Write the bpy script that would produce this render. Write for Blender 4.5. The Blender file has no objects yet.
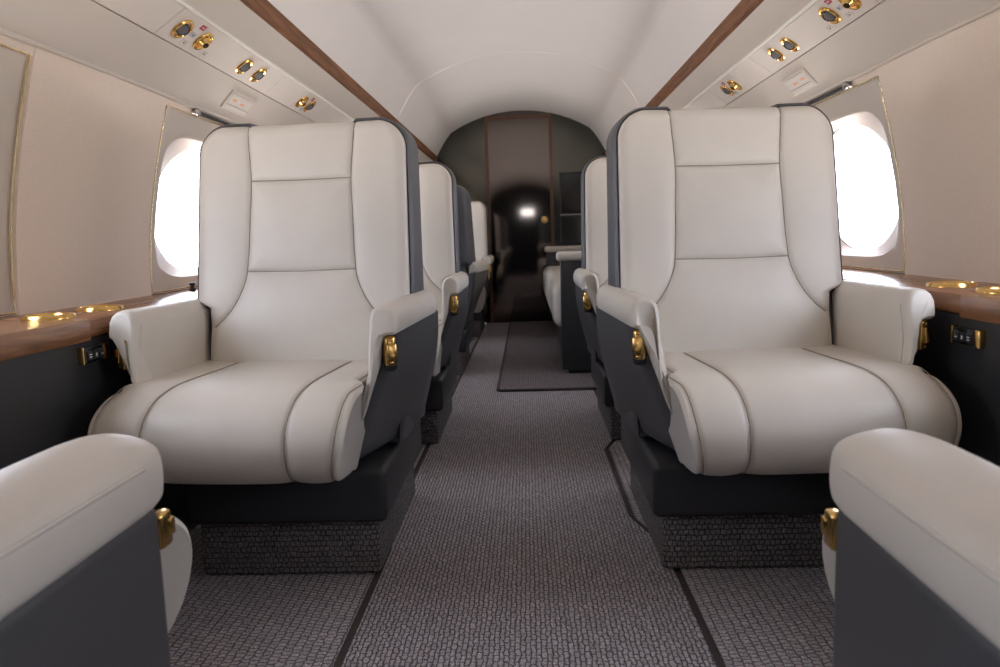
import bpy, bmesh, math, random
import numpy as np
from mathutils import Vector, Matrix
PI = math.pi
SC = bpy.context.scene
COL = SC.collection
random.seed(4)

# ------------------------------------------------------------------ materials
def new_mat(name):
    m = bpy.data.materials.new(name); m.use_nodes = True
    nt = m.node_tree; nt.nodes.clear()
    out = nt.nodes.new('ShaderNodeOutputMaterial')
    p = nt.nodes.new('ShaderNodeBsdfPrincipled')
    nt.links.new(p.outputs[0], out.inputs[0])
    return m, nt, p
def N(nt, t, **kw):
    n = nt.nodes.new(t)
    for k, v in kw.items():
        if k in n.inputs: n.inputs[k].default_value = v
        else: setattr(n, k, v)
    return n
def ramp(nt, fac, stops):
    r = nt.nodes.new('ShaderNodeValToRGB'); e = r.color_ramp.elements
    while len(e) < len(stops): e.new(0.5)
    for i, (p, c) in enumerate(stops):
        e[i].position = p; e[i].color = (c[0], c[1], c[2], 1)
    nt.links.new(fac, r.inputs[0]); return r
def bump(nt, p, h, strength, dist=0.001):
    b = N(nt, 'ShaderNodeBump'); b.inputs['Strength'].default_value = strength; b.inputs['Distance'].default_value = dist
    nt.links.new(h, b.inputs['Height']); nt.links.new(b.outputs[0], p.inputs['Normal'])
def leather(name, col, rough, var=0.06, spec=0.5):
    m, nt, p = new_mat(name)
    tc = N(nt, 'ShaderNodeTexCoord')
    n = N(nt, 'ShaderNodeTexNoise', Scale=6.0, Detail=4.0); nt.links.new(tc.outputs['Object'], n.inputs['Vector'])
    a = [c * (1 - var) for c in col]; b = [min(1, c * (1 + var)) for c in col]
    r = ramp(nt, n.outputs['Fac'], [(0.35, a), (0.65, b)]); nt.links.new(r.outputs[0], p.inputs['Base Color'])
    v = N(nt, 'ShaderNodeTexVoronoi', Scale=420.0); nt.links.new(tc.outputs['Object'], v.inputs['Vector'])
    bump(nt, p, v.outputs['Distance'], 0.12, 0.0006)
    p.inputs['Roughness'].default_value = rough; p.inputs['Specular IOR Level'].default_value = spec
    return m
def plain(name, col, rough=0.6, metal=0.0, spec=0.5, noise=0.0, scale=30.0):
    m, nt, p = new_mat(name)
    tc = N(nt, 'ShaderNodeTexCoord')
    n = N(nt, 'ShaderNodeTexNoise', Scale=scale, Detail=3.0); nt.links.new(tc.outputs['Object'], n.inputs['Vector'])
    a = [c * (1 - noise) for c in col]; b = [min(1, c * (1 + noise)) for c in col]
    r = ramp(nt, n.outputs['Fac'], [(0.3, a), (0.7, b)]); nt.links.new(r.outputs[0], p.inputs['Base Color'])
    p.inputs['Roughness'].default_value = rough; p.inputs['Metallic'].default_value = metal
    p.inputs['Specular IOR Level'].default_value = spec
    return m
def fabric(name, col, rough=0.9):
    m, nt, p = new_mat(name)
    tc = N(nt, 'ShaderNodeTexCoord')
    n = N(nt, 'ShaderNodeTexNoise', Scale=220.0, Detail=4.0); nt.links.new(tc.outputs['Object'], n.inputs['Vector'])
    r = ramp(nt, n.outputs['Fac'], [(0.3, [c * .96 for c in col]), (0.7, [min(1, c * 1.035) for c in col])])
    nt.links.new(r.outputs[0], p.inputs['Base Color'])
    bump(nt, p, n.outputs['Fac'], 0.25, 0.001)
    p.inputs['Roughness'].default_value = rough; p.inputs['Specular IOR Level'].default_value = 0.2
    return m
def carpet(name, dark, light, bw=0.021, bh=0.0098):
    m, nt, p = new_mat(name)
    uv = N(nt, 'ShaderNodeUVMap')
    ns = N(nt, 'ShaderNodeTexNoise', Scale=70.0, Detail=2.0); nt.links.new(uv.outputs[0], ns.inputs['Vector'])
    mx = N(nt, 'ShaderNodeVectorMath', operation='SCALE'); nt.links.new(ns.outputs['Color'], mx.inputs[0]); mx.inputs['Scale'].default_value = 0.011
    ad = N(nt, 'ShaderNodeVectorMath', operation='ADD'); nt.links.new(uv.outputs[0], ad.inputs[0]); nt.links.new(mx.outputs[0], ad.inputs[1])
    br = N(nt, 'ShaderNodeTexBrick'); br.offset = 0.5
    br.inputs['Scale'].default_value = 1.0; br.inputs['Mortar Size'].default_value = 0.0022; br.inputs['Mortar Smooth'].default_value = 1.0
    br.inputs['Brick Width'].default_value = bw; br.inputs['Row Height'].default_value = bh
    br.inputs['Color1'].default_value = (*light, 1); br.inputs['Color2'].default_value = tuple(c * .78 for c in light) + (1,)
    br.inputs['Mortar'].default_value = (*dark, 1)
    nt.links.new(ad.outputs[0], br.inputs['Vector'])
    n2 = N(nt, 'ShaderNodeTexNoise', Scale=260.0, Detail=2.0); nt.links.new(uv.outputs[0], n2.inputs['Vector'])
    r2 = ramp(nt, n2.outputs['Fac'], [(0.28, (.55,) * 3), (0.6, (1.05,) * 3), (0.78, (1.9,) * 3)])
    mu = N(nt, 'ShaderNodeMix', data_type='RGBA', blend_type='MULTIPLY'); mu.inputs[0].default_value = 1.0
    nt.links.new(br.outputs['Color'], mu.inputs[6]); nt.links.new(r2.outputs[0], mu.inputs[7])
    nt.links.new(mu.outputs[2], p.inputs['Base Color'])
    inv = N(nt, 'ShaderNodeMath', operation='SUBTRACT'); inv.inputs[0].default_value = 1.0; nt.links.new(br.outputs['Fac'], inv.inputs[1])
    a2 = N(nt, 'ShaderNodeMath', operation='MULTIPLY_ADD'); nt.links.new(n2.outputs['Fac'], a2.inputs[0]); a2.inputs[1].default_value = .6; nt.links.new(inv.outputs[0], a2.inputs[2])
    bump(nt, p, a2.outputs[0], 0.9, 0.004)
    p.inputs['Roughness'].default_value = 0.95; p.inputs['Specular IOR Level'].default_value = 0.15
    return m
def wood(name, c0, c1, c2, rough=0.28, coat=.35):
    m, nt, p = new_mat(name)
    tc = N(nt, 'ShaderNodeTexCoord')
    mp = N(nt, 'ShaderNodeMapping'); mp.inputs['Scale'].default_value = (26, 1.6, 26); nt.links.new(tc.outputs['Object'], mp.inputs[0])
    n = N(nt, 'ShaderNodeTexNoise', Scale=2.2, Detail=7.0, Roughness=0.62, Distortion=0.9); nt.links.new(mp.outputs[0], n.inputs['Vector'])
    r = ramp(nt, n.outputs['Fac'], [(0.28, c0), (0.5, c1), (0.75, c2)]); nt.links.new(r.outputs[0], p.inputs['Base Color'])
    p.inputs['Roughness'].default_value = rough; p.inputs['Coat Weight'].default_value = coat; p.inputs['Specular IOR Level'].default_value = .15 + coat; p.inputs['Coat Roughness'].default_value = 0.12
    return m
def emit(name, col, s):
    m = bpy.data.materials.new(name); m.use_nodes = True; nt = m.node_tree; nt.nodes.clear()
    o = nt.nodes.new('ShaderNodeOutputMaterial'); e = nt.nodes.new('ShaderNodeEmission')
    e.inputs[0].default_value = (*col, 1); e.inputs[1].default_value = s; nt.links.new(e.outputs[0], o.inputs[0]); return m
def pane_mat():
    m = bpy.data.materials.new('clear_acrylic'); m.use_nodes = True; nt = m.node_tree; nt.nodes.clear()
    o = nt.nodes.new('ShaderNodeOutputMaterial'); t = nt.nodes.new('ShaderNodeBsdfTransparent'); g = nt.nodes.new('ShaderNodeBsdfGlossy')
    t.inputs[0].default_value = (.95, .96, 1, 1); g.inputs['Roughness'].default_value = .05
    mx = nt.nodes.new('ShaderNodeMixShader'); mx.inputs[0].default_value = .05
    nt.links.new(t.outputs[0], mx.inputs[1]); nt.links.new(g.outputs[0], mx.inputs[2]); nt.links.new(mx.outputs[0], o.inputs[0]); return m

M = {}
M['cream'] = leather('cream_leather', (.63, .588, .525), .42, .03, .45)
M['stitch'] = plain('seam_thread', (.27, .235, .20), .8)
M['shell'] = leather('charcoal_shell_leather', (.070, .070, .074), .42, .04, .45)
M['grey'] = leather('slate_grey_leather', (.085, .084, .092), .5, .04, .4)
M['black'] = leather('charcoal_leather', (.030, .031, .034), .42, .05, .45)
M['piping'] = plain('dark_piping', (.03, .031, .035), .5)
M['carpet'] = carpet('aisle_loop_carpet', (.11, .10, .106), (.54, .50, .53))
M['carpet2'] = carpet('side_loop_carpet', (.13, .12, .127), (.58, .54, .565), .012, .017)
M['carpet3'] = carpet('shaded_plinth_carpet', (.07, .065, .067), (.30, .28, .285), .012, .0125)  # floor carpet again, with the shade on the plinth put into its colour
M['binding'] = plain('carpet_binding', (.06, .05, .047), .9)
M['runner'] = carpet('runner_carpet', (.09, .08, .084), (.36, .315, .325), .007, .012)
M['ceil'] = plain('ceiling_fabric', (.78, .735, .70), .75, 0, .25, .015, 3)
M['side'] = plain('side_panel_vinyl', (.63, .565, .495), .6, 0, .3, .015, 4)
M['psu'] = plain('service_panel_vinyl', (.68, .615, .55), .5, 0, .4, .01, 4)
M['edge'] = plain('pale_edge_bead', (.78, .75, .68), .4)
M['wall'] = fabric('wall_fabric', (.79, .675, .57))
M['insert'] = plain('window_surround', (.60, .535, .465), .5, 0, .4, .01, 5)
M['reveal'] = plain('window_reveal', (.52, .43, .375), .6, 0, .3)
M['wood'] = wood('polished_walnut', (.10, .040, .017), (.24, .105, .046), (.36, .18, .085), .26, .22)
M['strip'] = wood('walnut_strip', (.075, .030, .013), (.18, .075, .032), (.29, .135, .06), .5, .0)
M['wooddark'] = wood('dark_walnut', (.045, .018, .009), (.11, .045, .022), (.17, .075, .038), .35)
M['brass'] = plain('polished_gold', (.80, .52, .18), .20, 1.0)
M['palegold'] = plain('pale_gold', (.80, .66, .40), .25, 1.0)
M['steel'] = plain('satin_grey_metal', (.5, .48, .46), .3, 1.0)
M['dado'] = leather('black_side_lining', (.024, .025, .027), .45, .05, .4)
M['bulk'] = plain('smoked_lacquer', (.19, .165, .15), .06, 1.0, .5, .02, 2)
M['bulk2'] = plain('smoked_green_lacquer', (.125, .125, .11), .10, 1.0, .5, .02, 2)
M['screen'] = plain('dark_glass', (.012, .013, .014), .08, 0, .5)
M['lens'] = plain('frosted_lens', (.15, .145, .155), .12, 0, .5)
M['dark'] = plain('black_rubber', (.012, .012, .013), .5)
M['red'] = plain('red_placard', (.42, .045, .075), .5)
M['grayp'] = plain('grey_placard', (.44, .44, .47), .5)
M['white'] = plain('white_print', (.8, .8, .8), .6)
M['ink'] = plain('grey_print', (.10, .10, .13), .6)
M['glow'] = emit('amber_indicator', (1.0, .50, .30), .8)
M['pane'] = pane_mat()

# ------------------------------------------------------------------ helpers
def link(name, bm, mat, parent=None, smooth=True, loc=(0, 0, 0)):
    me = bpy.data.meshes.new(name)
    bmesh.ops.recalc_face_normals(bm, faces=bm.faces[:])
    bm.to_mesh(me); bm.free()
    if smooth:
        for p in me.polygons: p.use_smooth = True
        try: me.set_sharp_from_angle(angle=math.radians(38))
        except Exception: pass
    me.materials.append(mat)
    o = bpy.data.objects.new(name, me); COL.objects.link(o); o.location = loc
    if parent: o.parent = parent
    return o
def empty(name, loc, rz=0, label=None, cat=None, group=None, kind=None):
    o = bpy.data.objects.new(name, None); COL.objects.link(o); o.location = loc; o.rotation_euler = (0, 0, rz); o.empty_display_size = .1
    if label: o['label'] = label
    if cat: o['category'] = cat
    if group: o['group'] = group
    if kind: o['kind'] = kind
    return o
def struct(o, label=None):
    o['kind'] = 'structure'
    if label: o['label'] = label
    o['category'] = o.name.split('_')[0].split('.')[0]
    return o
def tag(o, label, cat, group=None):
    o['label'] = label; o['category'] = cat
    if group: o['group'] = group
    return o
def rbox(bm, x0, x1, y0, y1, z0, z1, r=.01, seg=3, rot=None, piv=None):
    t = bmesh.new(); bmesh.ops.create_cube(t, size=1)
    for v in t.verts:
        v.co = Vector(((x0 + x1) / 2 + v.co.x * (x1 - x0), (y0 + y1) / 2 + v.co.y * (y1 - y0), (z0 + z1) / 2 + v.co.z * (z1 - z0)))
    if r > 0: bmesh.ops.bevel(t, geom=t.edges[:], offset=r, segments=seg, profile=.5, affect='EDGES')
    if rot is not None:
        c = Vector(piv) if piv else Vector(((x0 + x1) / 2, (y0 + y1) / 2, (z0 + z1) / 2))
        for v in t.verts: v.co = c + rot @ (v.co - c)
    merge(bm, t)
def merge(bm, t):
    me = bpy.data.meshes.new('tmp'); t.to_mesh(me); t.free(); bm.from_mesh(me); bpy.data.meshes.remove(me)
def tube(bm, pts, r, n=8, closed=False):
    pts = [Vector(p) for p in pts]; m = len(pts); rings = []
    for i, p in enumerate(pts):
        a = pts[(i - 1) % m] if (closed or i > 0) else p; b = pts[(i + 1) % m] if (closed or i < m - 1) else p
        t = (b - a).normalized()
        up = Vector((0, 0, 1)) if abs(t.z) < .9 else Vector((0, 1, 0))
        s = t.cross(up).normalized(); u = s.cross(t)
        rings.append([bm.verts.new(p + r * (math.cos(2 * PI * k / n) * s + math.sin(2 * PI * k / n) * u)) for k in range(n)])
    for i in range(m if closed else m - 1):
        A, B = rings[i], rings[(i + 1) % m]
        for k in range(n): bm.faces.new((A[k], A[(k + 1) % n], B[(k + 1) % n], B[k]))
    if not closed:
        bm.faces.new(rings[0][::-1]); bm.faces.new(rings[-1])
def lathe(bm, prof, mat, n=28):          # prof = [(r, z)...] turned about local z, placed by matrix
    rings = []
    for (r, z) in prof:
        rings.append([bm.verts.new(mat @ Vector((r * math.cos(2 * PI * k / n), r * math.sin(2 * PI * k / n), z))) for k in range(n)])
    for A, B in zip(rings, rings[1:]):
        for k in range(n): bm.faces.new((A[k], A[(k + 1) % n], B[(k + 1) % n], B[k]))
    bm.faces.new(rings[0][::-1]); bm.faces.new(rings[-1])
def loft(bm, rings, cap=True, closed=True):
    V = [[bm.verts.new(p) for p in R] for R in rings]; n = len(V[0])
    for A, B in zip(V, V[1:]):
        for k in range(n if closed else n - 1):
            bm.faces.new((A[k], A[(k + 1) % n], B[(k + 1) % n], B[k]))
    if cap: bm.faces.new(V[0][::-1]); bm.faces.new(V[-1])
    return V
def extrude_y(bm, prof, y0, y1, closed=True):
    loft(bm, [[(x, y0, z) for x, z in prof], [(x, y1, z) for x, z in prof]], cap=closed, closed=closed)
def box_uv(o):
    me = o.data; uv = me.uv_layers.new(name='UVMap')
    for p in me.polygons:
        n = p.normal
        for li in p.loop_indices:
            c = me.vertices[me.loops[li].vertex_index].co
            if abs(n.z) > .6: uv.data[li].uv = (c.y, c.x)
            elif abs(n.y) > abs(n.x): uv.data[li].uv = (c.x, c.z)
            else: uv.data[li].uv = (c.y, c.z)
def spline(pts, n=12):                    # Catmull-Rom through 2-D points
    out = []; P = [pts[0]] + list(pts) + [pts[-1]]
    for i in range(1, len(P) - 2):
        p0, p1, p2, p3 = [np.array(P[j], float) for j in (i - 1, i, i + 1, i + 2)]
        for k in range(n):
            t = k / n
            out.append(.5 * ((2 * p1) + (-p0 + p2) * t + (2 * p0 - 5 * p1 + 4 * p2 - p3) * t * t + (-p0 + 3 * p1 - 3 * p2 + p3) * t ** 3))
    out.append(np.array(pts[-1], float)); return np.array(out)
def seg_dist(X, Z, poly):
    D = np.full(X.shape, 9.0)
    for a, b in zip(poly, poly[1:]):
        d = b - a; L = d.dot(d) + 1e-12
        t = np.clip(((X - a[0]) * d[0] + (Z - a[1]) * d[1]) / L, 0, 1)
        D = np.minimum(D, np.hypot(X - a[0] - t * d[0], Z - a[1] - t * d[1]))
    return D
def offset_poly(P, d):                    # inward offset of a counter-clockwise polygon
    n = len(P); out = []
    A = sum(P[i][0] * P[(i + 1) % n][1] - P[(i + 1) % n][0] * P[i][1] for i in range(n)); s = 1 if A > 0 else -1
    for i in range(n):
        a = np.array(P[i - 1]); b = np.array(P[i]); c = np.array(P[(i + 1) % n])
        e1 = (b - a) / (np.linalg.norm(b - a) + 1e-9); e2 = (c - b) / (np.linalg.norm(c - b) + 1e-9)
        nn = np.array([-(e1[1] + e2[1]), e1[0] + e2[0]]) * s; L = np.linalg.norm(nn)
        nn = nn / (L + 1e-9); out.append(tuple(b + nn * d))
    return out

# ------------------------------------------------------------------ the seat (front faces -y, origin on the floor)
ZT, ZS, ZB = 1.051, .607, .40             # top of back, step above the arms, bottom of back
LEAN = .155
def half_w(z):
    w = .270 - (z - .62) * .018 if z > ZS else .270
    r = .072
    if z > ZT - r: w = w - r + math.sqrt(max(0, r * r - (z - (ZT - r)) ** 2))
    s = min(1, max(0, (z - (ZS - .010)) / .022)); s = s * s * (3 - 2 * s)
    return .238 + (w - .238) * s
def back_y(z): return -.195 + (z - .45) * LEAN
SEAM_L = spline([(-.137, ZT), (-.133, .99), (-.128, .912), (-.132, .80), (-.137, .70), (-.146, .655), (-.168, .61), (-.196, .575), (-.223, .552)], 8)
SEAM_R = SEAM_L * np.array([-1, 1])
SEAM_U = np.array([(-.129, .912), (0, .910), (.129, .912)])
SEAM_D = np.array([(-.138, .688), (0, .686), (.138, .688)])
def make_backrest(root):
    zs = np.concatenate([np.linspace(ZB, ZS - .02, 40)[:-1], np.linspace(ZS - .02, ZS + .02, 22)[:-1], np.linspace(ZS + .02, ZT - .075, 92)[:-1],
                         ZT - .075 + .075 * np.sin(np.linspace(0, PI / 2, 26))])
    us = np.sin(np.linspace(-1, 1, 131) * PI / 2) * .25 + np.linspace(-1, 1, 131) * .75
    W = np.array([half_w(z) for z in zs])
    X = us[None, :] * W[:, None]; Z = np.repeat(zs[:, None], len(us), 1)
    d = np.minimum.reduce([seg_dist(X, Z, s) for s in (SEAM_L, SEAM_R, SEAM_U, SEAM_D)])
    edge = np.minimum(W[:, None] - np.abs(X), ZT - Z)
    er = .028; e = np.clip(edge, 0, er)
    rnd = er - np.sqrt(np.maximum(er * er - (er - e) ** 2, 0))
    Y = np.array([back_y(z) for z in zs])[:, None] + rnd * .85
    Y = Y - .011 * (1 - np.exp(-d / .030)) + .0035 * np.exp(-(d / .0045) ** 2)
    Y = Y - .010 * np.cos(np.clip(X / .28, -1, 1) * PI / 2) * np.exp(-((Z - .56) / .12) ** 2)
    bm = bmesh.new()
    V = [[bm.verts.new((X[i, j], Y[i, j], Z[i, j])) for j in range(len(us))] for i in range(len(zs))]
    for i in range(len(zs) - 1):
        for j in range(len(us) - 1): bm.faces.new((V[i][j], V[i][j + 1], V[i + 1][j + 1], V[i + 1][j]))
    # turned-back rim
    rim = [V[i][-1] for i in range(len(zs))] + [V[-1][j] for j in range(len(us) - 2, -1, -1)] + [V[i][0] for i in range(len(zs) - 2, -1, -1)]
    rb = [bm.verts.new((v.co.x * .995, back_y(v.co.z) + .055, v.co.z - (.002 if v.co.z > ZT - .01 else 0))) for v in rim]
    for k in range(len(rim) - 1): bm.faces.new((rim[k], rim[k + 1], rb[k + 1], rb[k]))
    o = link('backrest', bm, M['cream'], root)
    def onsurf(p):
        x, z = p; e = min(half_w(z) - abs(x), ZT - z, .028); e = max(e, 0)
        y = back_y(z) + .85 * (.028 - math.sqrt(max(.028 ** 2 - (.028 - e) ** 2, 0)))
        y -= .010 * math.cos(min(1, abs(x) / .28) * PI / 2) * math.exp(-((z - .56) / .12) ** 2)
        return (x, y + .0022, z)
    for s in (SEAM_L, SEAM_R):
        sb = bmesh.new(); tube(sb, [onsurf(p) for p in s if p[1] < ZT - .002], .0012, 6); link('seam', sb, M['stitch'], o)
    for s in (SEAM_U, SEAM_D):
        sb = bmesh.new(); tube(sb, [onsurf((x, np.interp(x, s[:, 0], s[:, 1]))) for x in np.linspace(s[0, 0], s[-1, 0], 24)], .0012, 6); link('seam', sb, M['stitch'], o)
    # grey shell wrapping the back
    bm = bmesh.new()
    zz = np.concatenate([np.linspace(.27, ZS - .02, 10), np.linspace(ZS - .015, ZS + .02, 10), np.linspace(ZS + .05, ZT - .08, 14), ZT - .072 + .072 * np.sin(np.linspace(0.05, PI / 2, 14))])
    right = [(half_w(max(z, ZB)), z) for z in zz]
    outline = right + [(.140, ZT), (.128, ZT - .013), (-.128, ZT - .013), (-.140, ZT)] + [(-x, z) for x, z in right[::-1]]
    def ring(off, dy, th):
        R = []
        for x, z in offset_poly(outline, off):
            t = (z - .3) / (ZT - .3)
            R.append((x, back_y(z) + dy + th * (1 - .30 * t), z))
        return R
    rings = [ring(.004, .020, 0), ring(-.004, .012, 0), ring(-.0085, .018, 0), ring(-.0095, .05, 0), ring(-.0095, .05, .06), ring(-.008, .05, .11), ring(-.002, .05, .14), ring(.012, .05, .160), ring(.035, .05, .170), ring(.07, .05, .176)]
    loft(bm, rings)
    link('back_shell', bm, M['grey'], root)

def make_cushion(root, trim_w=0.0):
    prof = spline([(-.10, .470), (-.22, .471), (-.34, .472), (-.44, .473), (-.52, .470), (-.585, .456), (-.632, .426), (-.656, .382), (-.652, .335), (-.626, .302), (-.58, .290), (-.45, .290), (-.20, .30)], 8)
    dp = np.gradient(prof, axis=0); nrm = np.stack([dp[:, 1], -dp[:, 0]], 1); nrm /= np.linalg.norm(nrm, axis=1)[:, None] + 1e-9
    # make the normals point outwards (up at the top, forward at the lip)
    if nrm[4][1] < 0: nrm = -nrm
    us = np.linspace(-1, 1, 141)
    def hw(y, z):
        z = min(z, .47)
        t = min(1, max(0, (-.470 - y) / .028)); t = t * t * (3 - 2 * t)
        f = min(1, max(0, (-.555 - y) / .095))
        inner = float(np.interp(z, [.28, .32, .36, .40, .44, .47], [.11, .155, .190, .212, .230, .240]))
        lip = .257 - trim_w - .020 * min(1, max(0, (.43 - z) / .13)) ** 1.5
        return inner * (1 - t) + lip * t - .001 * f * f
    sx = [-.143, .143]
    bm = bmesh.new(); V = []; tops = {0: [], 1: []}
    n = len(prof)
    for i in range(n):
        y, z = prof[i]; ny, nz = nrm[i]; row = []
        w = hw(y, z)
        for u in us:
            x = u * w; r = .016; e = max(0, min(r, w - abs(x)))
            ins = r - math.sqrt(max(0, r * r - (r - e) ** 2))
            g = w - .015 * min(1, max(0, (-.50 - y) / .06))
            d = min(min(abs(x - s) for s in sx), abs(abs(x) - g) if g < w - .004 else 9)
            off = -ins * .8 + .0055 * (1 - math.exp(-d / .022)) - .0035 * math.exp(-(d / .0045) ** 2) - .005
            if i > n - 16: off *= max(0, (n - 1 - i) / 16)
            off += .004 * math.cos(min(1, abs(x) / .143) * PI / 2) * math.exp(-((y + .50) / .09) ** 2)
            row.append(bm.verts.new((x, y + ny * off, z + nz * off)))
        for k, s in enumerate(sx):
            off = -.005 + .0010
            if i < n - 14: tops[k].append((s, y + ny * off, z + nz * off))
        V.append(row)
    for i in range(n - 1):
        for j in range(len(us) - 1): bm.faces.new((V[i][j], V[i][j + 1], V[i + 1][j + 1], V[i + 1][j]))
    for j in (0, -1):
        try: bm.faces.new([V[i][j] for i in range(n)])
        except Exception: pass
    o = link('seat_cushion', bm, M['cream'], root)
    for k in (0, 1):
        sb = bmesh.new(); tube(sb, tops[k], .0011, 6); link('seam', sb, M['stitch'], o)
    for s in (-1, 1):                     # gusset welt round the side of the front
        pts = []
        for i in range(20, n - 22):
            y, z = prof[i]; w = hw(y, z); off = .0075; g = w - .015 * min(1, max(0, (-.50 - y) / .06))
            pts.append((s * min(g, w - .003), y + nrm[i][0] * (off - .012), z + nrm[i][1] * (off - .012)))
        sb = bmesh.new(); tube(sb, pts, .0011, 6); link('seam', sb, M['stitch'], o)

def make_arm(root, s):
    J = [(.186, .325), (.200, .36), (.216, .40), (.231, .44), (.241, .48), (.2435, .54), (.244, .590), (.2475, .608), (.2555, .619), (.2655, .6235), (.2745, .624), (.2855, .621), (.2945, .613),
         (.300, .599), (.3005, .586), (.300, .574), (.2965, .565), (.2885, .561), (.2795, .561), (.272, .558), (.268, .548), (.262, .50), (.244, .45), (.228, .405), (.212, .365), (.197, .325)]
    J = [((x - .244) * 1.09 + .2505 if x >= .244 else x + .0065, z) for x, z in J]
    def yf(z):
        return float(np.interp(z, [.325, .36, .41, .47, .52, .56, .585, .625], [-.43, -.455, -.478, -.496, -.498, -.488, -.480, -.474]))
    rings = []
    stations = [(0, .012), (.015, .004), (.04, 0)] + [(t, 0) for t in np.linspace(.1, .86, 12)]
    for a in np.linspace(0, 1, 9): stations.append((.955 + .045 * math.sin(a * PI / 2), .0098 * (1 - math.cos(a * PI / 2))))
    for t, off in stations:
        P = offset_poly(J, off)
        rings.append([(s * x, -.02 + t * (yf(z0) + .02), z) for (x, z), (x0, z0) in zip(P, J)])
    bm = bmesh.new(); loft(bm, rings)
    bmesh.ops.triangulate(bm, faces=[f for f in bm.faces if len(f.verts) > 4], ngon_method='EAR_CLIP')
    a = link('armrest', bm, M['cream'], root)
    sb = bmesh.new()                      # stitched seam round the front edge of the inner face
    tube(sb, [(s * float(np.interp(z, [.40, .44, .48, .54, .59], [.2215, .2365, .2465, .2490, .2498])), yf(z) + .026, z) for z in np.linspace(.40, .592, 18)], .0013, 6)
    link('seam', sb, M['cream'], a)
    # recline lever let into the front edge of the shell
    Q = Matrix.Rotation(s * math.radians(32), 3, 'Z'); pv = Vector((s * .290, -.464, .528))
    def lever_part(name, w, y0, y1, z0, z1, r, mat, par, tilt=0, dx=0):
        b = bmesh.new(); rbox(b, dx - w / 2, dx + w / 2, y0, y1, z0, z1, r, 3)
        Rt = Q @ Matrix.Rotation(math.radians(tilt), 3, 'X')
        for v in b.verts: v.co = pv + Rt @ v.co
        return link(name, b, mat, par)
    lv = lever_part('recline_lever', .025, -.010, .012, -.032, .032, .0075, M['brass'], root)
    lever_part('paddle', .022, -.0165, -.006, -.017, .015, .003, M['brass'], lv, -6)
    lever_part('pivot_pin', .009, -.0125, -.006, -.027, -.020, .003, M['brass'], lv)
    lever_part('pivot_pin', .009, -.0125, -.006, .020, .027, .003, M['brass'], lv)
    lever_part('lever_slot', .029, -.003, .016, -.044, .038, .009, M['dark'], root, 0, s * .002)

def make_wide_arm(root, s):
    # broad cap with a welt along the edge, and the padded front of the lining below it
    bm = bmesh.new()
    x0, x1 = .183, .318; z0, z1 = .512, .566
    sec = [tuple(p) for p in spline([(.250, .512), (.300, .511), (.314, .515), (.318, .526), (.3185, .542), (.316, .556), (.308, .566), (.285, .574), (.250, .579), (.218, .577), (.196, .569), (.186, .558), (.183, .542), (.185, .524), (.194, .514), (.250, .512)], 4)[:-1]]
    rings = []
    cx, cz = (x0 + x1) / 2, (z0 + z1) / 2
    for t in [0] + list(np.linspace(.02, .80, 12)):
        rings.append([(s * x, -.02 - t * .452, z) for x, z in sec])
    for a in np.linspace(0.1, 1, 9):
        k = 1 - math.cos(a * PI / 2); y = -.400 - .073 * math.sin(a * PI / 2)
        rings.append([(s * (cx + (x - cx) * (1 - .42 * k)), y, cz + (z - cz) * (1 - .26 * k ** 2)) for x, z in sec])
    loft(bm, rings); cap = link('armrest', bm, M['cream'], root)
    sb = bmesh.new(); tube(sb, [(s * .3165, y, .5565) for y in np.linspace(-.05, -.41, 16)], .0022, 6); link('welt', sb, M['cream'], cap)
    bm = bmesh.new(); rbox(bm, *sorted((s * .297, s * .3125)), -.460, -.438, .468, .503, .004, 3); lv = link('recline_lever', bm, M['brass'], root)
    bm = bmesh.new(); rbox(bm, *sorted((s * .298, s * .314)), -.4635, -.450, .477, .494, .002, 2); link('paddle', bm, M['brass'], lv)
    bm = bmesh.new(); rbox(bm, *sorted((s * .24, s * .309)), -.446, -.02, .24, .514, .012, 3); link('arm_side', bm, M['shell'], root)
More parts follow.
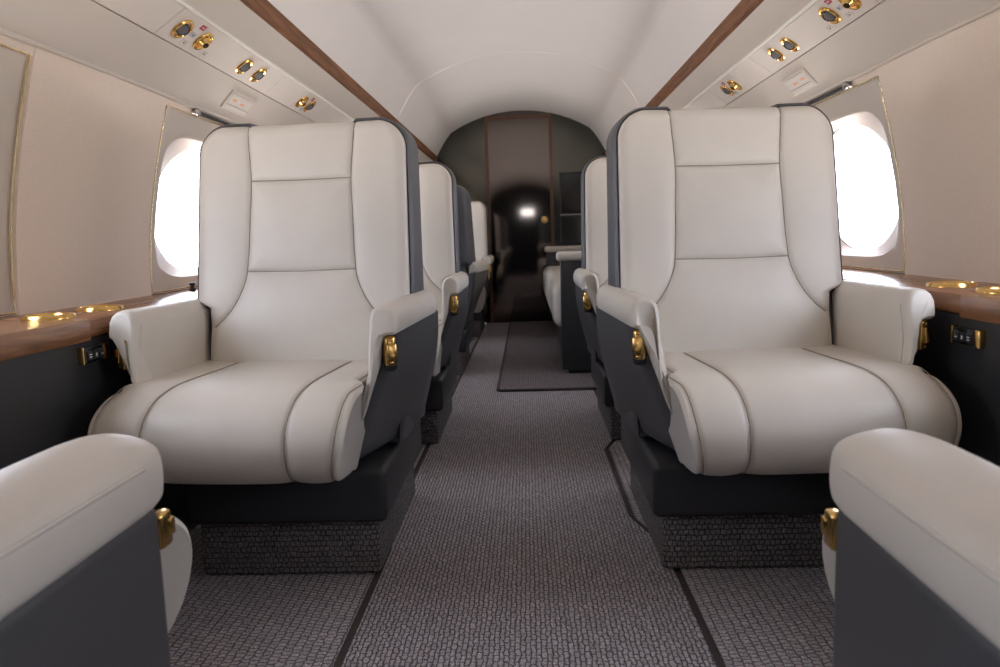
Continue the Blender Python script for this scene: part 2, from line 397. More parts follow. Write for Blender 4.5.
def make_seat(loc, rz, label, wide=False):
    root = empty('swivel_seat', loc, rz, label, 'seat', 'cream leather cabin seats')
    make_backrest(root); make_cushion(root, .024 if wide else 0.0)
    for s in (-1, 1): (make_wide_arm if wide else make_arm)(root, s)
    # tub shell
    if wide:
        bm = bmesh.new(); rbox(bm, -.29, .29, -.46, .06, .25, .292, .012, 3); link('tub_shell', bm, M['shell'], root)
    ro = spline([(.300, .562), (.298, .50), (.288, .43), (.273, .37), (.256, .305), (.240, .262), (.15, .249), (0, .250)], 5)
    fo = spline([(.306, .562), (.294, .505), (.262, .437), (.238, .38), (.213, .32), (.176, .277), (.10, .257), (0, .252)], 5)
    ri = spline([(0, .280), (.11, .282), (.195, .292), (.217, .318), (.240, .375), (.256, .433), (.266, .50), (.270, .562)], 5)
    fi = spline([(0, .280), (.085, .285), (.145, .302), (.183, .338), (.207, .388), (.232, .445), (.264, .508), (.274, .562)], 5)
    def closed(o_, i_):
        half = [tuple(p) for p in o_]; hi = [tuple(p) for p in i_]
        return half + [(-x, z) for x, z in half[::-1][1:]] + [(-x, z) for x, z in hi[::-1]] + hi[1:]
    PR, PF = np.array(closed(ro, ri)), np.array(closed(fo, fi))
    def yf(z): return float(np.interp(z, [.25, .28, .33, .40, .50, .57], [-.44, -.448, -.452, -.455, -.462, -.466]))
    rings = []
    for t, off in [(0, .006), (.02, 0), (.15, 0), (.3, 0), (.45, 0), (.6, 0), (.75, 0), (.87, 0), (.94, 0), (.965, .0015), (.985, .004), (.997, .0075), (1, .0105)]:
        m0 = PR + (PF - PR) * min(1, t) ** 1.6
        poly = [tuple(p) for p in m0]
        P = offset_poly(poly, off)
        rings.append([(x, .06 + t * (yf(z0) - .06), z) for (x, z), (x0, z0) in zip(P, poly)])
    if not wide:
        bm = bmesh.new(); V = loft(bm, rings, cap=False); m = len(PR) // 2
        for Rg in (V[0], V[-1]):
            for k in range(m - 1): bm.faces.new((Rg[k], Rg[k + 1], Rg[2 * m - 2 - k], Rg[2 * m - 1 - k]))
        link('tub_shell', bm, M['shell'], root)
    # pedestal
    bm = bmesh.new()
    rbox(bm, -.230, .230, -.405, .17, .128, .252, .016, 4); link('pedestal', bm, M['black'], root)
    bm = bmesh.new(); rbox(bm, -.15, .15, -.33, .10, .25, .275, .004, 2); link('swivel_plate', bm, M['dark'], root)
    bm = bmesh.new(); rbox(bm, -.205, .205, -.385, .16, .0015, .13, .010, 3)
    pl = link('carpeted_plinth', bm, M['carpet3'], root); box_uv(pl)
    return root
def children(o): return [c for c in bpy.data.objects if c.parent == o]
def copy_tree(o, parent=None):
    c = o.copy(); COL.objects.link(c)
    if parent: c.parent = parent
    for ch in children(o): copy_tree(ch, c)
    return c
def copy_thing(src):                      # a thing, its parts and their sub-parts
    r = src.copy(); COL.objects.link(r)
    for ch in children(src):
        c = ch.copy(); COL.objects.link(c); c.parent = r
        for g in children(ch):
            d = g.copy(); COL.objects.link(d); d.parent = c
    return r
def swivel(root, deg, dx=0):                    # turn the seat on its pedestal
    R = Matrix.Rotation(math.radians(deg), 3, 'Z'); p = Vector((0, -.12, 0))
    for c in children(root):
        if c.name.split('.')[0] in ('pedestal', 'carpeted_plinth'): continue
        c.rotation_euler = (0, 0, math.radians(deg)); c.location = p - R @ p + Vector((dx + (.014 * (1 if deg > 0 else -1) if c.name.startswith('seat_cushion') and abs(deg) > 3 and root.rotation_euler.z == 0 else 0), 0, 0))
SX = .522
first = make_seat((-.530, 2.0, 0), 0, 'large cream seat left of the aisle, nearest one facing the camera')
spots = [
    (.519, 2.0, 0, 3.5, 0, 'large cream seat right of the aisle, nearest one facing the camera'),
    (-.524, 3.08, 0, 0, 0, 'cream seat directly behind the large left seat, its aisle arm with gold lever showing'),
    (.524, 3.08, 0, 0, 0, 'cream seat directly behind the large right seat, in front of the divan'),
    (-.552, 4.27, PI, -6, 0, 'grey-backed seat facing away, back to back with second cream seat on the left'),
    (-.55, 6.13, 0, 0, 0, 'farthest cream seat on the left, beside the dark bulkhead door'),
]
for x, y, rz, yaw, dx, lab in spots:
    o = copy_thing(first); o.location = (x, y, 0); o.rotation_euler = (0, 0, rz); o['label'] = lab; swivel(o, yaw, dx)
swivel(first, -3.5)
# the two seats beside the camera face away and carry wide padded arms
near = make_seat((-.587, .225, 0), PI, 'blurred foreground seat at lower left, only its arm and rounded front in view', True)
near.scale = (.844, 1, 1)
o = copy_thing(near); o.location = (.556, .216, 0); o.scale = (.844, 1, .985); o['label'] = 'blurred foreground seat at lower right, only its arm and rounded front in view'

# ------------------------------------------------------------------ cabin shell
Y0, Y1 = -2.5, 6.72
# floor
bm = bmesh.new(); rbox(bm, -1.2, 1.2, Y0, Y1 + .1, -.06, -.006, 0); fl = struct(link('floor', bm, M['binding'], smooth=False), 'cabin floor with grey loop carpet')
def carpet_piece(name, pts, mat, z=-.006, h=.006):
    bm = bmesh.new(); a = [bm.verts.new((x, y, z)) for x, y in pts]; b = [bm.verts.new((x, y, z + h)) for x, y in pts]
    n = len(pts); bm.faces.new(b)
    for k in range(n): bm.faces.new((a[k], a[(k + 1) % n], b[(k + 1) % n], b[k]))
    o = link(name, bm, mat, fl, smooth=False); box_uv(o); return o
carpet_piece('aisle_carpet', [(-.325, Y0), (.340, Y0), (.338, 1.75), (.282, 1.95), (.282, 2.60), (.335, 2.75), (.335, Y1), (-.350, Y1), (-.350, 1.95), (-.325, 1.75)], M['carpet'])
carpet_piece('side_carpet', [(-.90, Y0), (-.342, Y0), (-.342, 1.75), (-.367, 1.95), (-.367, Y1), (-.90, Y1)], M['carpet2'])
carpet_piece('side_carpet', [(.355, Y0), (.90, Y0), (.90, Y1), (.350, Y1), (.350, 2.75), (.299, 2.60), (.299, 1.95), (.355, 1.75)], M['carpet2'])
# runner over the aisle floor at the back
run = empty('floor_runner', (0, 0, 0), 0, 'dark bound-edge carpet runner on the aisle floor before the bulkhead door', 'carpet runner')
bm = bmesh.new(); rbox(bm, -.128, .46, 3.64, 6.675, .0005, .010, .002, 1); rp = link('runner_pile', bm, M['runner'], run, smooth=False); box_uv(rp)
bm = bmesh.new()
c = .03; pts = [(-.134 + c, 3.634), (.466 - c, 3.634)] + [(.466 - c + c * math.sin(a), 3.634 + c - c * math.cos(a)) for a in np.linspace(.2, PI / 2, 6)] + [(.466, 6.675)]
tube(bm, [(x, y, .0075) for x, y in [(-.134, 6.675), (-.134, 3.664)] + [(-.134 + c - c * math.cos(a), 3.634 + c - c * math.sin(a)) for a in np.linspace(.2, PI / 2, 6)] + pts[1:]], .007, 8)
link('edge_binding', bm, M['binding'], run)

# ceiling
def arc_ceiling():
    p = [(.742, 1.480)] + [(.742 + (.612 - .742) * t, 1.480 + (1.680 - 1.480) * t + .012 * math.sin(t * PI)) for t in np.linspace(.1, 1, 8)]
    # circular arc from (.612,1.68) to (0,1.854)
    h = .174; w = .612; R = (w * w + h * h) / (2 * h); cz = 1.854 - R; a0 = math.asin(w / R)
    p += [(R * math.sin(a), cz + R * math.cos(a)) for a in np.linspace(a0, 0, 20)[1:]]
    return p + [(-x, z) for x, z in p[::-1][1:]]
bm = bmesh.new(); P = arc_ceiling()
up = [(x * 1.0, z + .03) for x, z in P]
for ya, yb in ((Y0, 4.648), (4.654, Y1 + .03)):
    loft(bm, [[(x, ya, z) for x, z in P + up[::-1]], [(x, yb, z) for x, z in P + up[::-1]]])
ce = struct(link('ceiling', bm, M['ceil']), 'pale vaulted cabin ceiling')
# window geometry
WW = .80
def wallx(z): return float(np.interp(z, [.60, .70, .80, .90, 1.0, 1.1, 1.2], [1.097, 1.094, 1.086, 1.070, 1.048, 1.022, .994]))
def sgn(side): return -1 if side == 'left' else 1
wn = 0
WINS = {'left': [-.59, .81, 2.21, 3.61, 5.01], 'right': [-.62, .78, 2.18, 3.58, 4.98]}
for side in ('left', 'right'):
    s = sgn(side); WIN = WINS[side]
    # fabric side wall between window surrounds
    bm = bmesh.new(); zs = np.linspace(.6148, 1.19, 16)
    YA, wins = Y0, WIN
    edges = [YA] + [e for w in wins for e in (w, w + WW)] + [Y1]
    for k in range(0, len(edges), 2):
        ya, yb = edges[k] , edges[k + 1]
        rings = []
        L = yb - ya
        for f, dx in ([(0, .028), (.002, .010), (.012, .002), (.03, 0), (.5, -.006), (.97, 0), (.988, .002), (.998, .010), (1, .028)]):
            y = ya + f * L; rings.append([(s * (wallx(z) + dx), y, z) for z in zs])
        loft(bm, rings, cap=False, closed=False)
    # shallow strip above each surround and a backing skin
    for w in wins:
        loft(bm, [[(s * (wallx(z) + .004), w - .01, z) for z in (1.165, 1.19)], [(s * (wallx(z) + .004), w + WW + .01, z) for z in (1.165, 1.19)]], cap=False, closed=False)
    struct(link('wall_' + side, bm, M['wall']), f'pale fabric side wall on the {side}')
    # window surrounds
    for w in wins:
        wn += 1
        wroot = struct(empty(f'window_{wn}', (s * 1.1, w + WW / 2, .6)), f'oval cabin window and grey surround in {side} wall')
        oy, oz, ow = w + WW / 2, .879, s * 1.1
        def loc(x, y, z): return (x - s * 1.1, y - (w + WW / 2), z - .6)
        na = 64
        def sup(a, hw, hh, n):
            c, q = math.cos(a), math.sin(a)
            return hw * math.copysign(abs(c) ** (2 / n), c), hh * math.copysign(abs(q) ** (2 / n), q)
        angs = [2 * PI * k / na for k in range(na)]
        bm = bmesh.new(); rings = []
        # outer border of the surround = rectangle, sampled at the same angles
        def rect(a):
            c, q = math.cos(a), math.sin(a); k = min((WW / 2 + .025) / max(abs(c), 1e-6), (.301 if q > 0 else .268) / max(abs(q), 1e-6)); return c * k, q * k
        R0 = [rect(a) for a in angs]; R1 = [sup(a, .345, .219, 5.0) for a in angs]
        for t in (0, .25, .5, .75, .93, 1):
            rr = []
            for (a0, b0), (a1, b1) in zip(R0, R1):
                yy = a0 + (a1 - a0) * t; z = oz + b0 + (b1 - b0) * t; z = min(max(z, .6150), 1.2)
                rr.append(loc(s * (wallx(z) + .014 + (.004 if t == 1 else 0)), oy + yy, z))
            rings.append(rr)
        loft(bm, rings, cap=False)
        link('surround', bm, M['insert'], wroot)
        bm = bmesh.new(); rings = []
        for t in (0, .3, .6, 1):
            rr = []
            for a in angs:
                y1_, z1_ = sup(a, .345, .219, 5.0); y2_, z2_ = sup(a, .290, .205, 2.1)
                yy = y1_ + (y2_ - y1_) * t; z = oz + z1_ + (z2_ - z1_) * t
                rr.append(loc(s * (wallx(z) + .018 + .040 * t), oy + yy, z))
            rings.append(rr)
        loft(bm, rings, cap=False); link('reveal', bm, M['reveal'], wroot)
        bm = bmesh.new(); rings = []
        for t, o_ in ((.02, .060), (.3, .060), (.6, .060), (.85, .060), (1, .060), (1, .064), (.85, .064), (.6, .064), (.3, .064), (.02, .064)):
            rings.append([loc(s * (wallx(oz + t * p[1]) + o_), oy + t * p[0], oz + t * p[1]) for p in [sup(a, .296, .211, 2.1) for a in angs]])
        loft(bm, rings); link('pane', bm, M['pane'], wroot)
        # outer skin ring round the pane keeps daylight to the opening
        bm = bmesh.new(); rings = []
        for t in (0, .5, 1):
            rr = []
            for a in angs:
                p0 = sup(a, .289, .204, 2.1); p1 = rect(a); yy = p0[0] + (p1[0] - p0[0]) * t; z = oz + p0[1] + (p1[1] - p0[1]) * t
                rr.append(loc(s * (wallx(z) + .066), oy + yy, z))
            rings.append(rr)
        loft(bm, rings, cap=False)
        link('outer_frame', bm, M['reveal'], wroot)
        # gold bead round the surround, top rail and pull
        bm = bmesh.new(); e = .004
        bot, top = .622, 1.166
        pts = [(w + e, z) for z in np.linspace(top, bot, 14)] + [(w + WW - e, z) for z in np.linspace(bot, top, 14)]
        tube(bm, [loc(s * (wallx(z) + .006), y, z) for y, z in pts], .0026, 8, closed=True)
        link('gold_bead', bm, M['palegold'], wroot)
        bm = bmesh.new(); tube(bm, [loc(s * (wallx(1.175) - .003), w + .16, 1.173), loc(s * (wallx(1.175) - .003), w + WW - .16, 1.173)], .006, 8)
        link('shade_rail', bm, M['dark'], wroot)
        bm = bmesh.new(); lathe(bm, [(.003, 0), (.006, 0), (.006, .008), (.011, .012), (.012, .018), (.008, .024), (.002, .025)], Matrix.Translation(loc(s * (wallx(1.172) + .003), w + .165, 1.172)) @ Matrix.Rotation(-s * PI / 2, 4, 'Y'), 16)
        link('shade_knob', bm, M['steel'], wroot)
# lining behind the wall so no daylight leaks between panels
tn = 0
def trim(bm, mat, label, smooth=True):
    global tn
    tn += 1
    return struct(link(f'trim_{tn}', bm, mat, smooth=smooth), label)
for side in ('left', 'right'):
    s = sgn(side)
    # lower lining, below the ledge
    bm = bmesh.new(); extrude_y(bm, [(s * .888, .004), (s * .882, .10), (s * .878, .30), (s * .880, .572), (s * 1.11, .572), (s * 1.11, .004)], Y0, Y1)
    trim(bm, M['dado'], f'black lower side lining under the {side} ledge', False)
    # drop panel over the windows
    bm = bmesh.new(); extrude_y(bm, [(s * .902, 1.288), (s * .95, 1.238), (s * .992, 1.190), (s * .998, 1.182), (s * 1.03, 1.186), (s * 1.05, 1.24), (s * .93, 1.33)], Y0, Y1)
    trim(bm, M['side'], f'beige drop panel over the {side} windows')
    bm = bmesh.new(); tube(bm, [(s * .9945, Y0, 1.1865), (s * .9945, Y1, 1.1865)], .0055, 8)
    trim(bm, M['side'], f'rounded lower lip of {side} drop panel')
    # valance between service panel and walnut strip
    bm = bmesh.new(); extrude_y(bm, [(s * .807, 1.354), (s * .748, 1.424), (s * .752, 1.47), (s * .85, 1.44), (s * .86, 1.36)], Y0, Y1)
    trim(bm, M['side'], f'beige valance panel above {side} service panels')
    bm = bmesh.new(); tube(bm, [(s * .8075, Y0, 1.3515), (s * .8075, Y1, 1.3515)], .0048, 8)
    trim(bm, M['edge'], f'pale edge bead along the {side} service panels')
    # unseen strip added behind the ledge to stop daylight leaking in
    bm = bmesh.new(); extrude_y(bm, [(s * 1.1185, .56), (s * 1.1185, .645), (s * 1.123, .645), (s * 1.123, .56)], Y0, Y1)
    trim(bm, M['dado'], f'unseen daylight-blocking strip behind {side} ledge', False)
    # walnut strip
    bm = bmesh.new(); extrude_y(bm, [(s * .744, 1.426), (s * .736, 1.430), (s * .732, 1.481), (s * .738, 1.488), (s * .765, 1.488), (s * .765, 1.426)], Y0, Y1)
    trim(bm, M['strip'], f'walnut ceiling strip on the {side}', False)
    # backing skin behind everything
    bm = bmesh.new(); extrude_y(bm, [(s * .86, 1.36), (s * .93, 1.33), (s * 1.06, 1.25), (s * 1.10, 1.25), (s * .9, 1.45), (s * .76, 1.52), (s * .73, 1.51), (s * .752, 1.48)], Y0, Y1)
    trim(bm, M['side'], f'concealed bearer behind {side} valance')

# ledges
LG = 'walnut side ledges'
for side in ('left', 'right'):
    s = sgn(side)
    root = empty('side_ledge', (s * .98, 2.0, .58), 0, f'glossy walnut ledge along the {side} wall under the windows, with gold cup holders', 'ledge')
    bm = bmesh.new()
    for ya, yb, t in ((Y0, 1.498, .006), (1.502, Y1, 0)):
        x0, x1 = sorted((s * (.876 - t), s * 1.118))
        rbox(bm, x0 - s * .98, x1 - s * .98, ya - 2, yb - 2, .574 - .58 - t, .614 - .58, .005, 2)
    link('ledge_top', bm, M['wood'], root)
    for y in (1.715, 1.525):
        bm = bmesh.new(); Mx = Matrix.Translation((s * .975 - s * .98, y - 2, .034))
        lathe(bm, [(.030, -.0005), (.030, .002), (.0385, .003), (.040, .0065), (.043, .009), (.048, .008), (.050, .004), (.0505, 0)], Mx, 36)
        ch = link('cup_holder', bm, M['brass'], root)
        bm = bmesh.new(); lathe(bm, [(.002, .0012), (.029, .0012), (.0385, .003), (.0383, .001), (.002, .0008)], Mx, 30); link('cup_well', bm, M['palegold'], ch)
bm = bmesh.new(); lathe(bm, [(.003, 0), (.010, 0), (.0105, .004), (.007, .008), (.0065, .018), (.009, .022), (.008, .026), (.002, .027)], Matrix.Translation((-1.055, 2.385, .6142)), 18)
tag(link('ledge_stud', bm, M['dark']), 'small black knob on the left walnut ledge below the window', 'knob')

# control panels set in the black lining
for side in ('left', 'right'):
    s = sgn(side)
    root = empty('seat_control_panel', (s * .879, 1.475 if s > 0 else 1.50, .534 if s > 0 else .541), 0, f'black keypad with gold end trims in the black {side} lining below the ledge', 'control panel'); root.scale = (1, .86, .86)
    def cp(name, ya, yb, za, zb, xa, xb, mat, r=.002):
        b = bmesh.new(); x0, x1 = sorted((s * xa, s * xb)); rbox(b, x0, x1, ya, yb, za, zb, r, 2); return link(name, b, mat, root)
    cp('keypad', -.040, .046, -.019, .019, -.009, .004, M['screen'])
    q = 1 if s > 0 else -1
    cp('gold_end', *sorted((-.062 * q, -.036 * q)), -.021, .021, -.011, .004, M['brass'], .005)
    cp('gold_end', *sorted((.044 * q, .050 * q)), -.021, .021, -.011, .004, M['brass'], .002)
    for k, y in enumerate((-.022, .002, .026)):
        bt = cp('button', y - .010, y + .010, -.012, .010, -.012, .001, M['dark'], .002)
        b = bmesh.new()
        X = -.0126
        if k == 2: rbox(b, *sorted((s * X, s * (X + .001))), y - .004, y + .004, -.004, -.002, 0)
        elif k == 1:
            for a in (1, -1): rbox(b, *sorted((s * X, s * (X + .001))), y - .0012, y + .0012, -.006, .002, 0, 1, Matrix.Rotation(a * .5, 3, 'X'))
        else:
            for q in (-.003, .003): rbox(b, *sorted((s * X, s * (X + .001))), y - .0045, y + .0045, -.002 + q - .001, -.002 + q + .001, 0)
        link('symbol', b, M['white'], bt, smooth=False)

# overhead service panels
PA, PB = Vector((.9, 0, 1.289)), Vector((.812, 0, 1.3495))
def service(side, ya, yb, label, items):
    s = sgn(side); L = yb - ya; yc = (ya + yb) / 2
    A = Vector((s * PA.x, 0, PA.z)); B = Vector((s * PB.x, 0, PB.z)); mid = (A + B) / 2
    tx = (B - A).normalized()                       # up-slope, towards the aisle
    nrm = tx.cross(Vector((0, 1, 0))).normalized()
    if nrm.z > 0: nrm = -nrm                        # pointing down into the cabin
    root = empty('service_panel', (mid.x, yc, mid.z), 0, label, 'service panel', 'overhead service panels')
    W = (B - A).length
    F = Matrix((( tx.x, 0, nrm.x, 0), (tx.y, 1, nrm.y, 0), (tx.z, 0, nrm.z, 0), (0, 0, 0, 1)))  # local (along slope, y, out)
    def put(b):
        for v in b.verts: v.co = F @ v.co
    bm = bmesh.new(); rbox(bm, -W / 2 + .001, W / 2 - .001, -L / 2 + .0015, L / 2 - .0015, -.012, 0, .0015, 1); put(bm)
    link('panel_plate', bm, M['psu'], root, smooth=False)
    for kind, a, y in items:
        y = y - yc
        T = Matrix.Translation((a, y, 0))
        if kind in ('light', 'vent'):
            bm = bmesh.new(); lathe(bm, [(.0285, 0), (.0325, .0), (.033, .003), (.0305, .006), (.027, .0065), (.024, .003), (.0225, -.004), (.002, -.004)], T, 28); put(bm)
            b0 = link('reading_light' if kind == 'light' else 'air_vent', bm, M['brass'], root)
            if kind == 'light':
                R = T @ Matrix.Translation((0, .002, -.001)) @ Matrix.Rotation(math.radians(22), 4, 'X')
                bm = bmesh.new(); lathe(bm, [(.018, -.004), (.0185, .004), (.0170, .0075), (.0150, .006), (.002, .0062)], R, 24); put(bm); link('lamp_collar', bm, M['dark'], b0)
                bm = bmesh.new(); lathe(bm, [(.0148, .005), (.0142, .0064), (.008, .0074), (.001, .0076)], R, 24); put(bm); link('lens', bm, M['lens'], b0)
            else:
                R = T @ Matrix.Rotation(math.radians(18), 4, 'X')
                bm = bmesh.new(); lathe(bm, [(.0195, -.003), (.0195, .005), (.016, .012), (.011, .0165), (.0095, .019), (.0085, .019), (.0075, .014), (.001, .0138)], R, 24); put(bm); link('nozzle', bm, M['brass'], b0)
                bm = bmesh.new(); lathe(bm, [(.0074, .0135), (.0074, .0146), (.001, .0148)], R, 18); put(bm); link('nozzle_hole', bm, M['dark'], b0)
        else:
            red = kind == 'red'
            bm = bmesh.new(); rbox(bm, a - .008, a + .008, y - .013, y + .013, -.001, .0012, .0005, 1); put(bm)
            b0 = link('placard', bm, M['red'] if red else M['grayp' if kind == 'grey' else 'psu'], root, smooth=False)
            bm = bmesh.new()
            if red:
                rbox(bm, a - .001, a + .001, y - .007, y + .003, .0012, .0016, 0); rbox(bm, a - .003, a + .003, y + .005, y + .0065, .0012, .0016, 0)
            else:
                rbox(bm, a - .0035, a + .0035, y + .001, y + .005, .0012, .0016, 0); rbox(bm, a - .001, a + .001, y - .003, y + .001, .0012, .0016, 0)
                if kind != 'grey':
                    rbox(bm, a + .0072, a + .008, y - .013, y + .013, .0012, .0016, 0); rbox(bm, a - .008, a + .008, y + .0122, y + .013, .0012, .0016, 0)
            put(bm); link('pictogram', bm, M['white'] if red else M['ink'], b0, smooth=False)
    return root
for side in ('left', 'right'):
    s = sgn(side); first_l = side == 'left'
    service(side, .90, 1.94, f'plain blank overhead panel on the {side}, nearest the camera at the picture edge', [])
    big = [('light' if first_l else 'vent', 0, 2.01), ('vent' if first_l else 'light', 0, 2.135), ('red', .033, 2.08), ('grey', 0, 2.0725), ('outline', -.032, 2.07), ('outline', -.032, 2.195), ('light', 0, 2.442), ('light', 0, 2.567)]
    service(side, 1.94, 2.735, f'overhead panel with gold air vent and three reading lights, large in view on the {side}', big)
    service(side, 2.735, 2.995, f'short blank overhead panel on the {side} between the two fitted ones', [])
    service(side, 2.995, 3.32, f'small far overhead panel with gold vent and lamp above the large {side} seat', [('vent', 0, 3.06), ('light', 0, 3.165), ('red', .033, 3.13), ('grey', -.03, 3.13)])
    service(side, 3.32, 4.9, f'long plain overhead panel on the {side} behind the large seat', [])
    service(side, 4.9, Y1 - .01, f'rearmost overhead panel on the {side} running to the bulkhead', [])
    # backing so the joints read as dark lines
    bm = bmesh.new(); extrude_y(bm, [(s * .905, 1.302), (s * .815, 1.363), (s * .82, 1.37), (s * .91, 1.31)], Y0, Y1); trim(bm, M['side'], f'bearer behind {side} service panels')
    # lit sign on the drop panel
    A = Vector((s * .902, 0, 1.288)); B = Vector((s * .992, 0, 1.190)); t = (A - B).normalized(); nn = t.cross(Vector((0, 1, 0))).normalized(); nn = -nn if nn.z > 0 else nn
    F = Matrix(((t.x, 0, nn.x), (t.y, 1, nn.y), (t.z, 0, nn.z)))
    c0 = A * .48 + B * .52
    root = empty('indicator_sign', (c0.x, 2.62, c0.z), 0, f'small framed sign with faint amber lamps on {side} drop panel above the window', 'sign light')
    def sp(name, a0, a1, y0, y1, o0, o1, mat, r=.001, par=None):
        b = bmesh.new(); rbox(b, a0, a1, y0, y1, o0, o1, r, 1)
        for v in b.verts: v.co = F @ v.co
        return link(name, b, mat, par or root, smooth=False)
    sp('sign_frame', -.035, .035, -.105, .105, -.006, .005, M['side'], .003)
    sp('sign_face', -.026, .026, -.090, .090, .004, .0062, M['psu'])
    sp('divider', -.014, -.0125, -.090, .090, .006, .0068, M['ink'], 0)
    for a, y in ((.006, -.055), (.003, .015)): sp('amber_lamp', a - .004, a + .004, y - .016, y + .016, .006, .0068, M['glow'], 0)

# ------------------------------------------------------------------ bulkhead
outl = arc_ceiling()
zi = [(.742, 1.480), (.80, 1.40), (.90, 1.30), (1.0, 1.19), (1.07, .9), (1.10, .60), (.87, .56), (.87, -.01)]
def top_at(x): 
    pts = sorted(outl); return float(np.interp(x, [p[0] for p in pts], [p[1] for p in pts]))
DL, DR = -.297, .262
def bulk(name, xs, mat, y, extra=None):
    bm = bmesh.new(); top = [(x, top_at(x) - .001 if abs(x) <= .742 else None) for x in xs]
    poly = [(x, z) for x, z in top] + (extra or [])
    a = [bm.verts.new((x, y, z)) for x, z in poly]; b = [bm.verts.new((x, y + .04, z)) for x, z in poly]; n = len(poly)
    bm.faces.new(a[::-1]); bm.faces.new(b)
    for k in range(n): bm.faces.new((a[k], a[(k + 1) % n], b[(k + 1) % n], b[k]))
    return link(name, bm, mat, smooth=False)
wf = struct(empty('wall_front', (0, 0, 0)), 'dark glossy cabin bulkhead')
l = bulk('bulkhead_panel', list(np.linspace(-.742, DL - .012, 14)), M['bulk2'], Y1, [(DL - .012, 0), (-.87, 0), (-.87, .56), (-1.10, .60), (-1.07, .9), (-1.0, 1.19), (-.90, 1.30), (-.80, 1.40)]); l.parent = wf
r = bulk('bulkhead_panel', list(np.linspace(DR + .012, .742, 14)), M['bulk2'], Y1, [(.80, 1.40), (.90, 1.30), (1.0, 1.19), (1.07, .9), (1.10, .60), (.87, .56), (.87, 0), (DR + .012, 0)]); r.parent = wf
door = struct(empty('door_1', (0, Y1, 0)), 'smoked glossy bulkhead door with walnut edges and round gold lock')
ztop = min(top_at(DL), top_at(DR)) - .035
bm = bmesh.new(); rbox(bm, DL + .012, DR - .012, .006, .04, -.005, ztop, .001, 1); link('door_leaf', bm, M['bulk'], door, smooth=False)
for x in (DL, DR):
    bm = bmesh.new(); rbox(bm, x - .014, x + .014, -.012, .04, .001, top_at(x) - .002, .004, 2); link('door_jamb', bm, M['wooddark'], door, smooth=False)
bm = bmesh.new(); rbox(bm, DL + .014, DR - .014, -.008, .04, ztop, ztop + .026, .004, 2); link('door_head', bm, M['wooddark'], door, smooth=False)
bm = bmesh.new(); xs = np.linspace(DL, DR, 14)
poly = [(x, top_at(x) - .001) for x in xs] + [(DR, ztop + .02), (DL, ztop + .02)]
loft(bm, [[(x, .006, z) for x, z in poly], [(x, .04, z) for x, z in poly]]); link('transom', bm, M['bulk'], door, smooth=False)
bm = bmesh.new(); Mx = Matrix.Translation((.192, .006, .905)) @ Matrix.Rotation(PI / 2, 4, 'X')
lathe(bm, [(.026, 0), (.030, .003), (.030, .008), (.025, .010), (.023, .007), (.014, .007), (.013, .018), (.010, .020), (.001, .020)], Mx, 24); link('door_lock', bm, M['brass'], door)
# bulkhead monitor at the right
mon = empty('wall_monitor', (.50, Y1 - .001, .98), 0, 'black rectangular screen on the bulkhead right of the door', 'monitor')
bm = bmesh.new(); rbox(bm, -.17, .22, -.03, 0, -.03, .33, .004, 2); link('bezel', bm, M['dark'], mon)
bm = bmesh.new(); rbox(bm, -.155, .205, -.032, -.028, -.015, .315, .001, 1); link('screen', bm, M['screen'], mon)
cab = empty('bulkhead_cabinet', (.50, Y1 - .001, .66), 0, 'low dark cabinet door on the bulkhead under the black screen', 'cabinet')
bm = bmesh.new(); rbox(bm, -.17, .22, -.03, 0, -.6595, .275, .004, 2); link('cabinet_body', bm, M['dark'], cab)
bm = bmesh.new(); rbox(bm, -.155, .205, -.034, -.028, .035, .26, .002, 1); link('cabinet_door', bm, M['bulk2'], cab)
bm = bmesh.new(); rbox(bm, -.17, .22, -.036, -.028, .278, .287, .001, 1); link('steel_strip', bm, M['steel'], cab)
# rear wall behind the camera, with a small galley window
bm = bmesh.new()
hx0, hx1, hz0, hz1 = -.06, .20, 1.22, 1.35
for x0, x1, z0, z1 in ((-1.2, hx0, -.05, 1.9), (hx1, 1.2, -.05, 1.9), (hx0, hx1, -.05, hz0), (hx0, hx1, hz1, 1.9)): rbox(bm, x0, x1, Y0 - .05, Y0, z0, z1, 0)
struct(link('wall_back', bm, M['dado'], smooth=False), 'rear cabin wall behind the camera')

# ------------------------------------------------------------------ divan along the right wall
dv = empty('divan', (.55, 5.3, 0), 0, 'cream divan along the right wall with black end panels and padded arm caps', 'divan')
def D(name, x0, x1, y0, y1, z0, z1, r, mat, par=None, seg=3):
    b = bmesh.new(); rbox(b, x0 - .55, x1 - .55, y0 - 5.3, y1 - 5.3, z0, z1, r, seg); return link(name, b, mat, par or dv)
D('base', .235, .85, 4.10, 6.58, .03, .27, .012, M['black'])
for k in range(3):
    y = 4.115 + k * .82; D('seat_cushion', .165, .74, y, y + .813, .25, .505, .06, M['cream'], None, 6)
for k in range(3):
    y = 4.115 + k * .82; D('back_cushion', .66, .85, y, y + .813, .50, .98, .05, M['cream'], None, 5)
for y0, y1, nm in ((4.035, 4.105, 0), (6.575, 6.645, 1)):
    D('end_panel', .205, .85, y0, y1, .03 if nm == 0 else .02, .625, .006, M['black'])
    D('arm_cap', .185, .85, y0 - .012, y1 + .012, .620, .672, .02, M['cream'], None, 5)
D('toe_plate', .24, .84, 4.05, 4.09, .0115, .035, .001, M['dark'])
D('toe_plate', .24, .84, 6.58, 6.63, .0115, .035, .001, M['dark'])

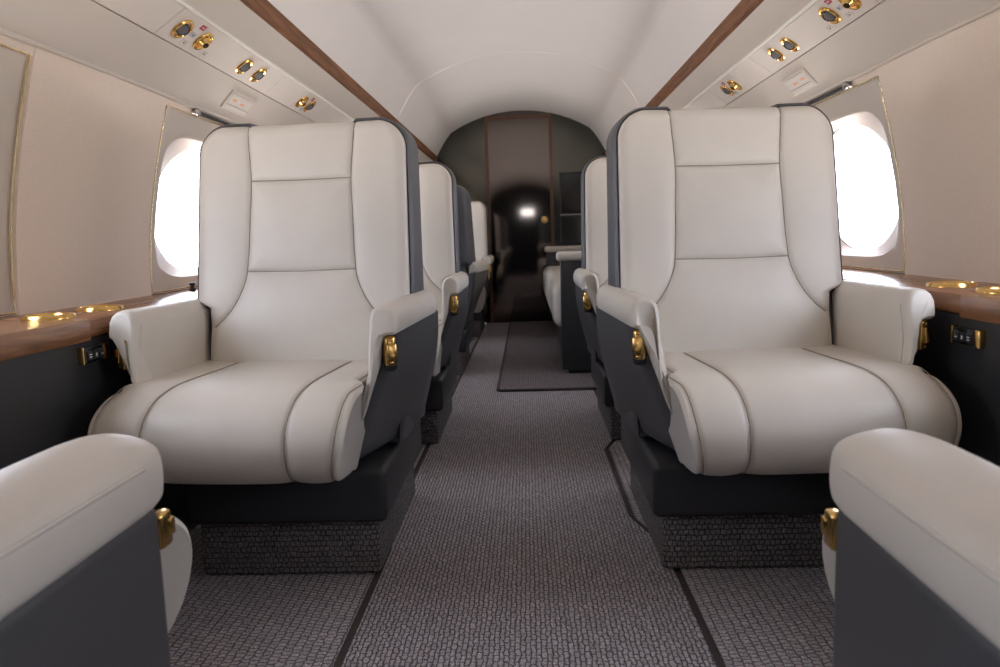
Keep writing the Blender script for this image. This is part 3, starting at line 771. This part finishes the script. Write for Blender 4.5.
# ------------------------------------------------------------------ light: daylight through the windows
w = bpy.data.worlds.new('overcast_sky'); SC.world = w; w.use_nodes = True
nt = w.node_tree; bg = nt.nodes['Background']; bg.inputs[1].default_value = 13.0
tc = nt.nodes.new('ShaderNodeTexCoord'); sp_ = nt.nodes.new('ShaderNodeSeparateXYZ'); nt.links.new(tc.outputs['Generated'], sp_.inputs[0])
mr = nt.nodes.new('ShaderNodeMapRange'); mr.inputs[1].default_value = -.15; mr.inputs[2].default_value = .08; nt.links.new(sp_.outputs[2], mr.inputs[0])
cr = ramp(nt, mr.outputs[0], [(0, (1.0, .95, .88)), (1, (.50, .53, .58))])      # ground below made brighter than the hazy sky, to light the ceiling
ml = nt.nodes.new('ShaderNodeVectorMath'); ml.operation = 'SCALE'; ml.inputs['Scale'].default_value = 1.7
nt.links.new(cr.outputs[0], ml.inputs[0]); nt.links.new(ml.outputs[0], bg.inputs[0])
def portal(name, loc, rot, sx, sy):
    ld = bpy.data.lights.new(name, 'AREA'); ld.shape = 'RECTANGLE'; ld.size = sx; ld.size_y = sy; ld.cycles.is_portal = True
    o = bpy.data.objects.new(name, ld); COL.objects.link(o); o.location = loc; o.rotation_euler = rot; return o
for side in ('left', 'right'):
    s = sgn(side)
    for wy in WINS[side]: portal('window_daylight', (s * 1.19, wy + WW / 2, .885), (0, s * PI / 2, 0), .46, .72)
portal('window_daylight', ((hx0 + hx1) / 2, Y0 - .06, (hz0 + hz1) / 2), (PI / 2, 0, 0), .38, .18)

# ------------------------------------------------------------------ camera
f = 750.0; ro = math.radians(1.5); Cc = Vector((.025, 0, .75))
v = Vector(((526 - 500) / f, (333.5 - 238) / f, -1)).normalized()
u = Vector((-math.sin(ro), math.cos(ro), 0)); u = (u - u.dot(v) * v).normalized(); xx = v.cross(u)
R = Matrix((xx, v, u))
cd = bpy.data.cameras.new('camera'); cam = bpy.data.objects.new('camera', cd); COL.objects.link(cam)
cam.matrix_world = Matrix.Translation(Cc) @ R.to_4x4()
cd.sensor_width = 36; cd.lens = 36 * f / 1000; cd.clip_start = .02
cd.dof.use_dof = True; cd.dof.focus_distance = 1.75; cd.dof.aperture_fstop = 8.0
SC.camera = cam
SC.view_settings.view_transform = 'Standard'; SC.view_settings.look = 'None'; SC.view_settings.gamma = 1; SC.view_settings.use_curve_mapping = False
SC.view_settings.exposure = -0.30
SC.cycles.max_bounces = 16; SC.cycles.diffuse_bounces = 10; SC.cycles.transparent_max_bounces = 12
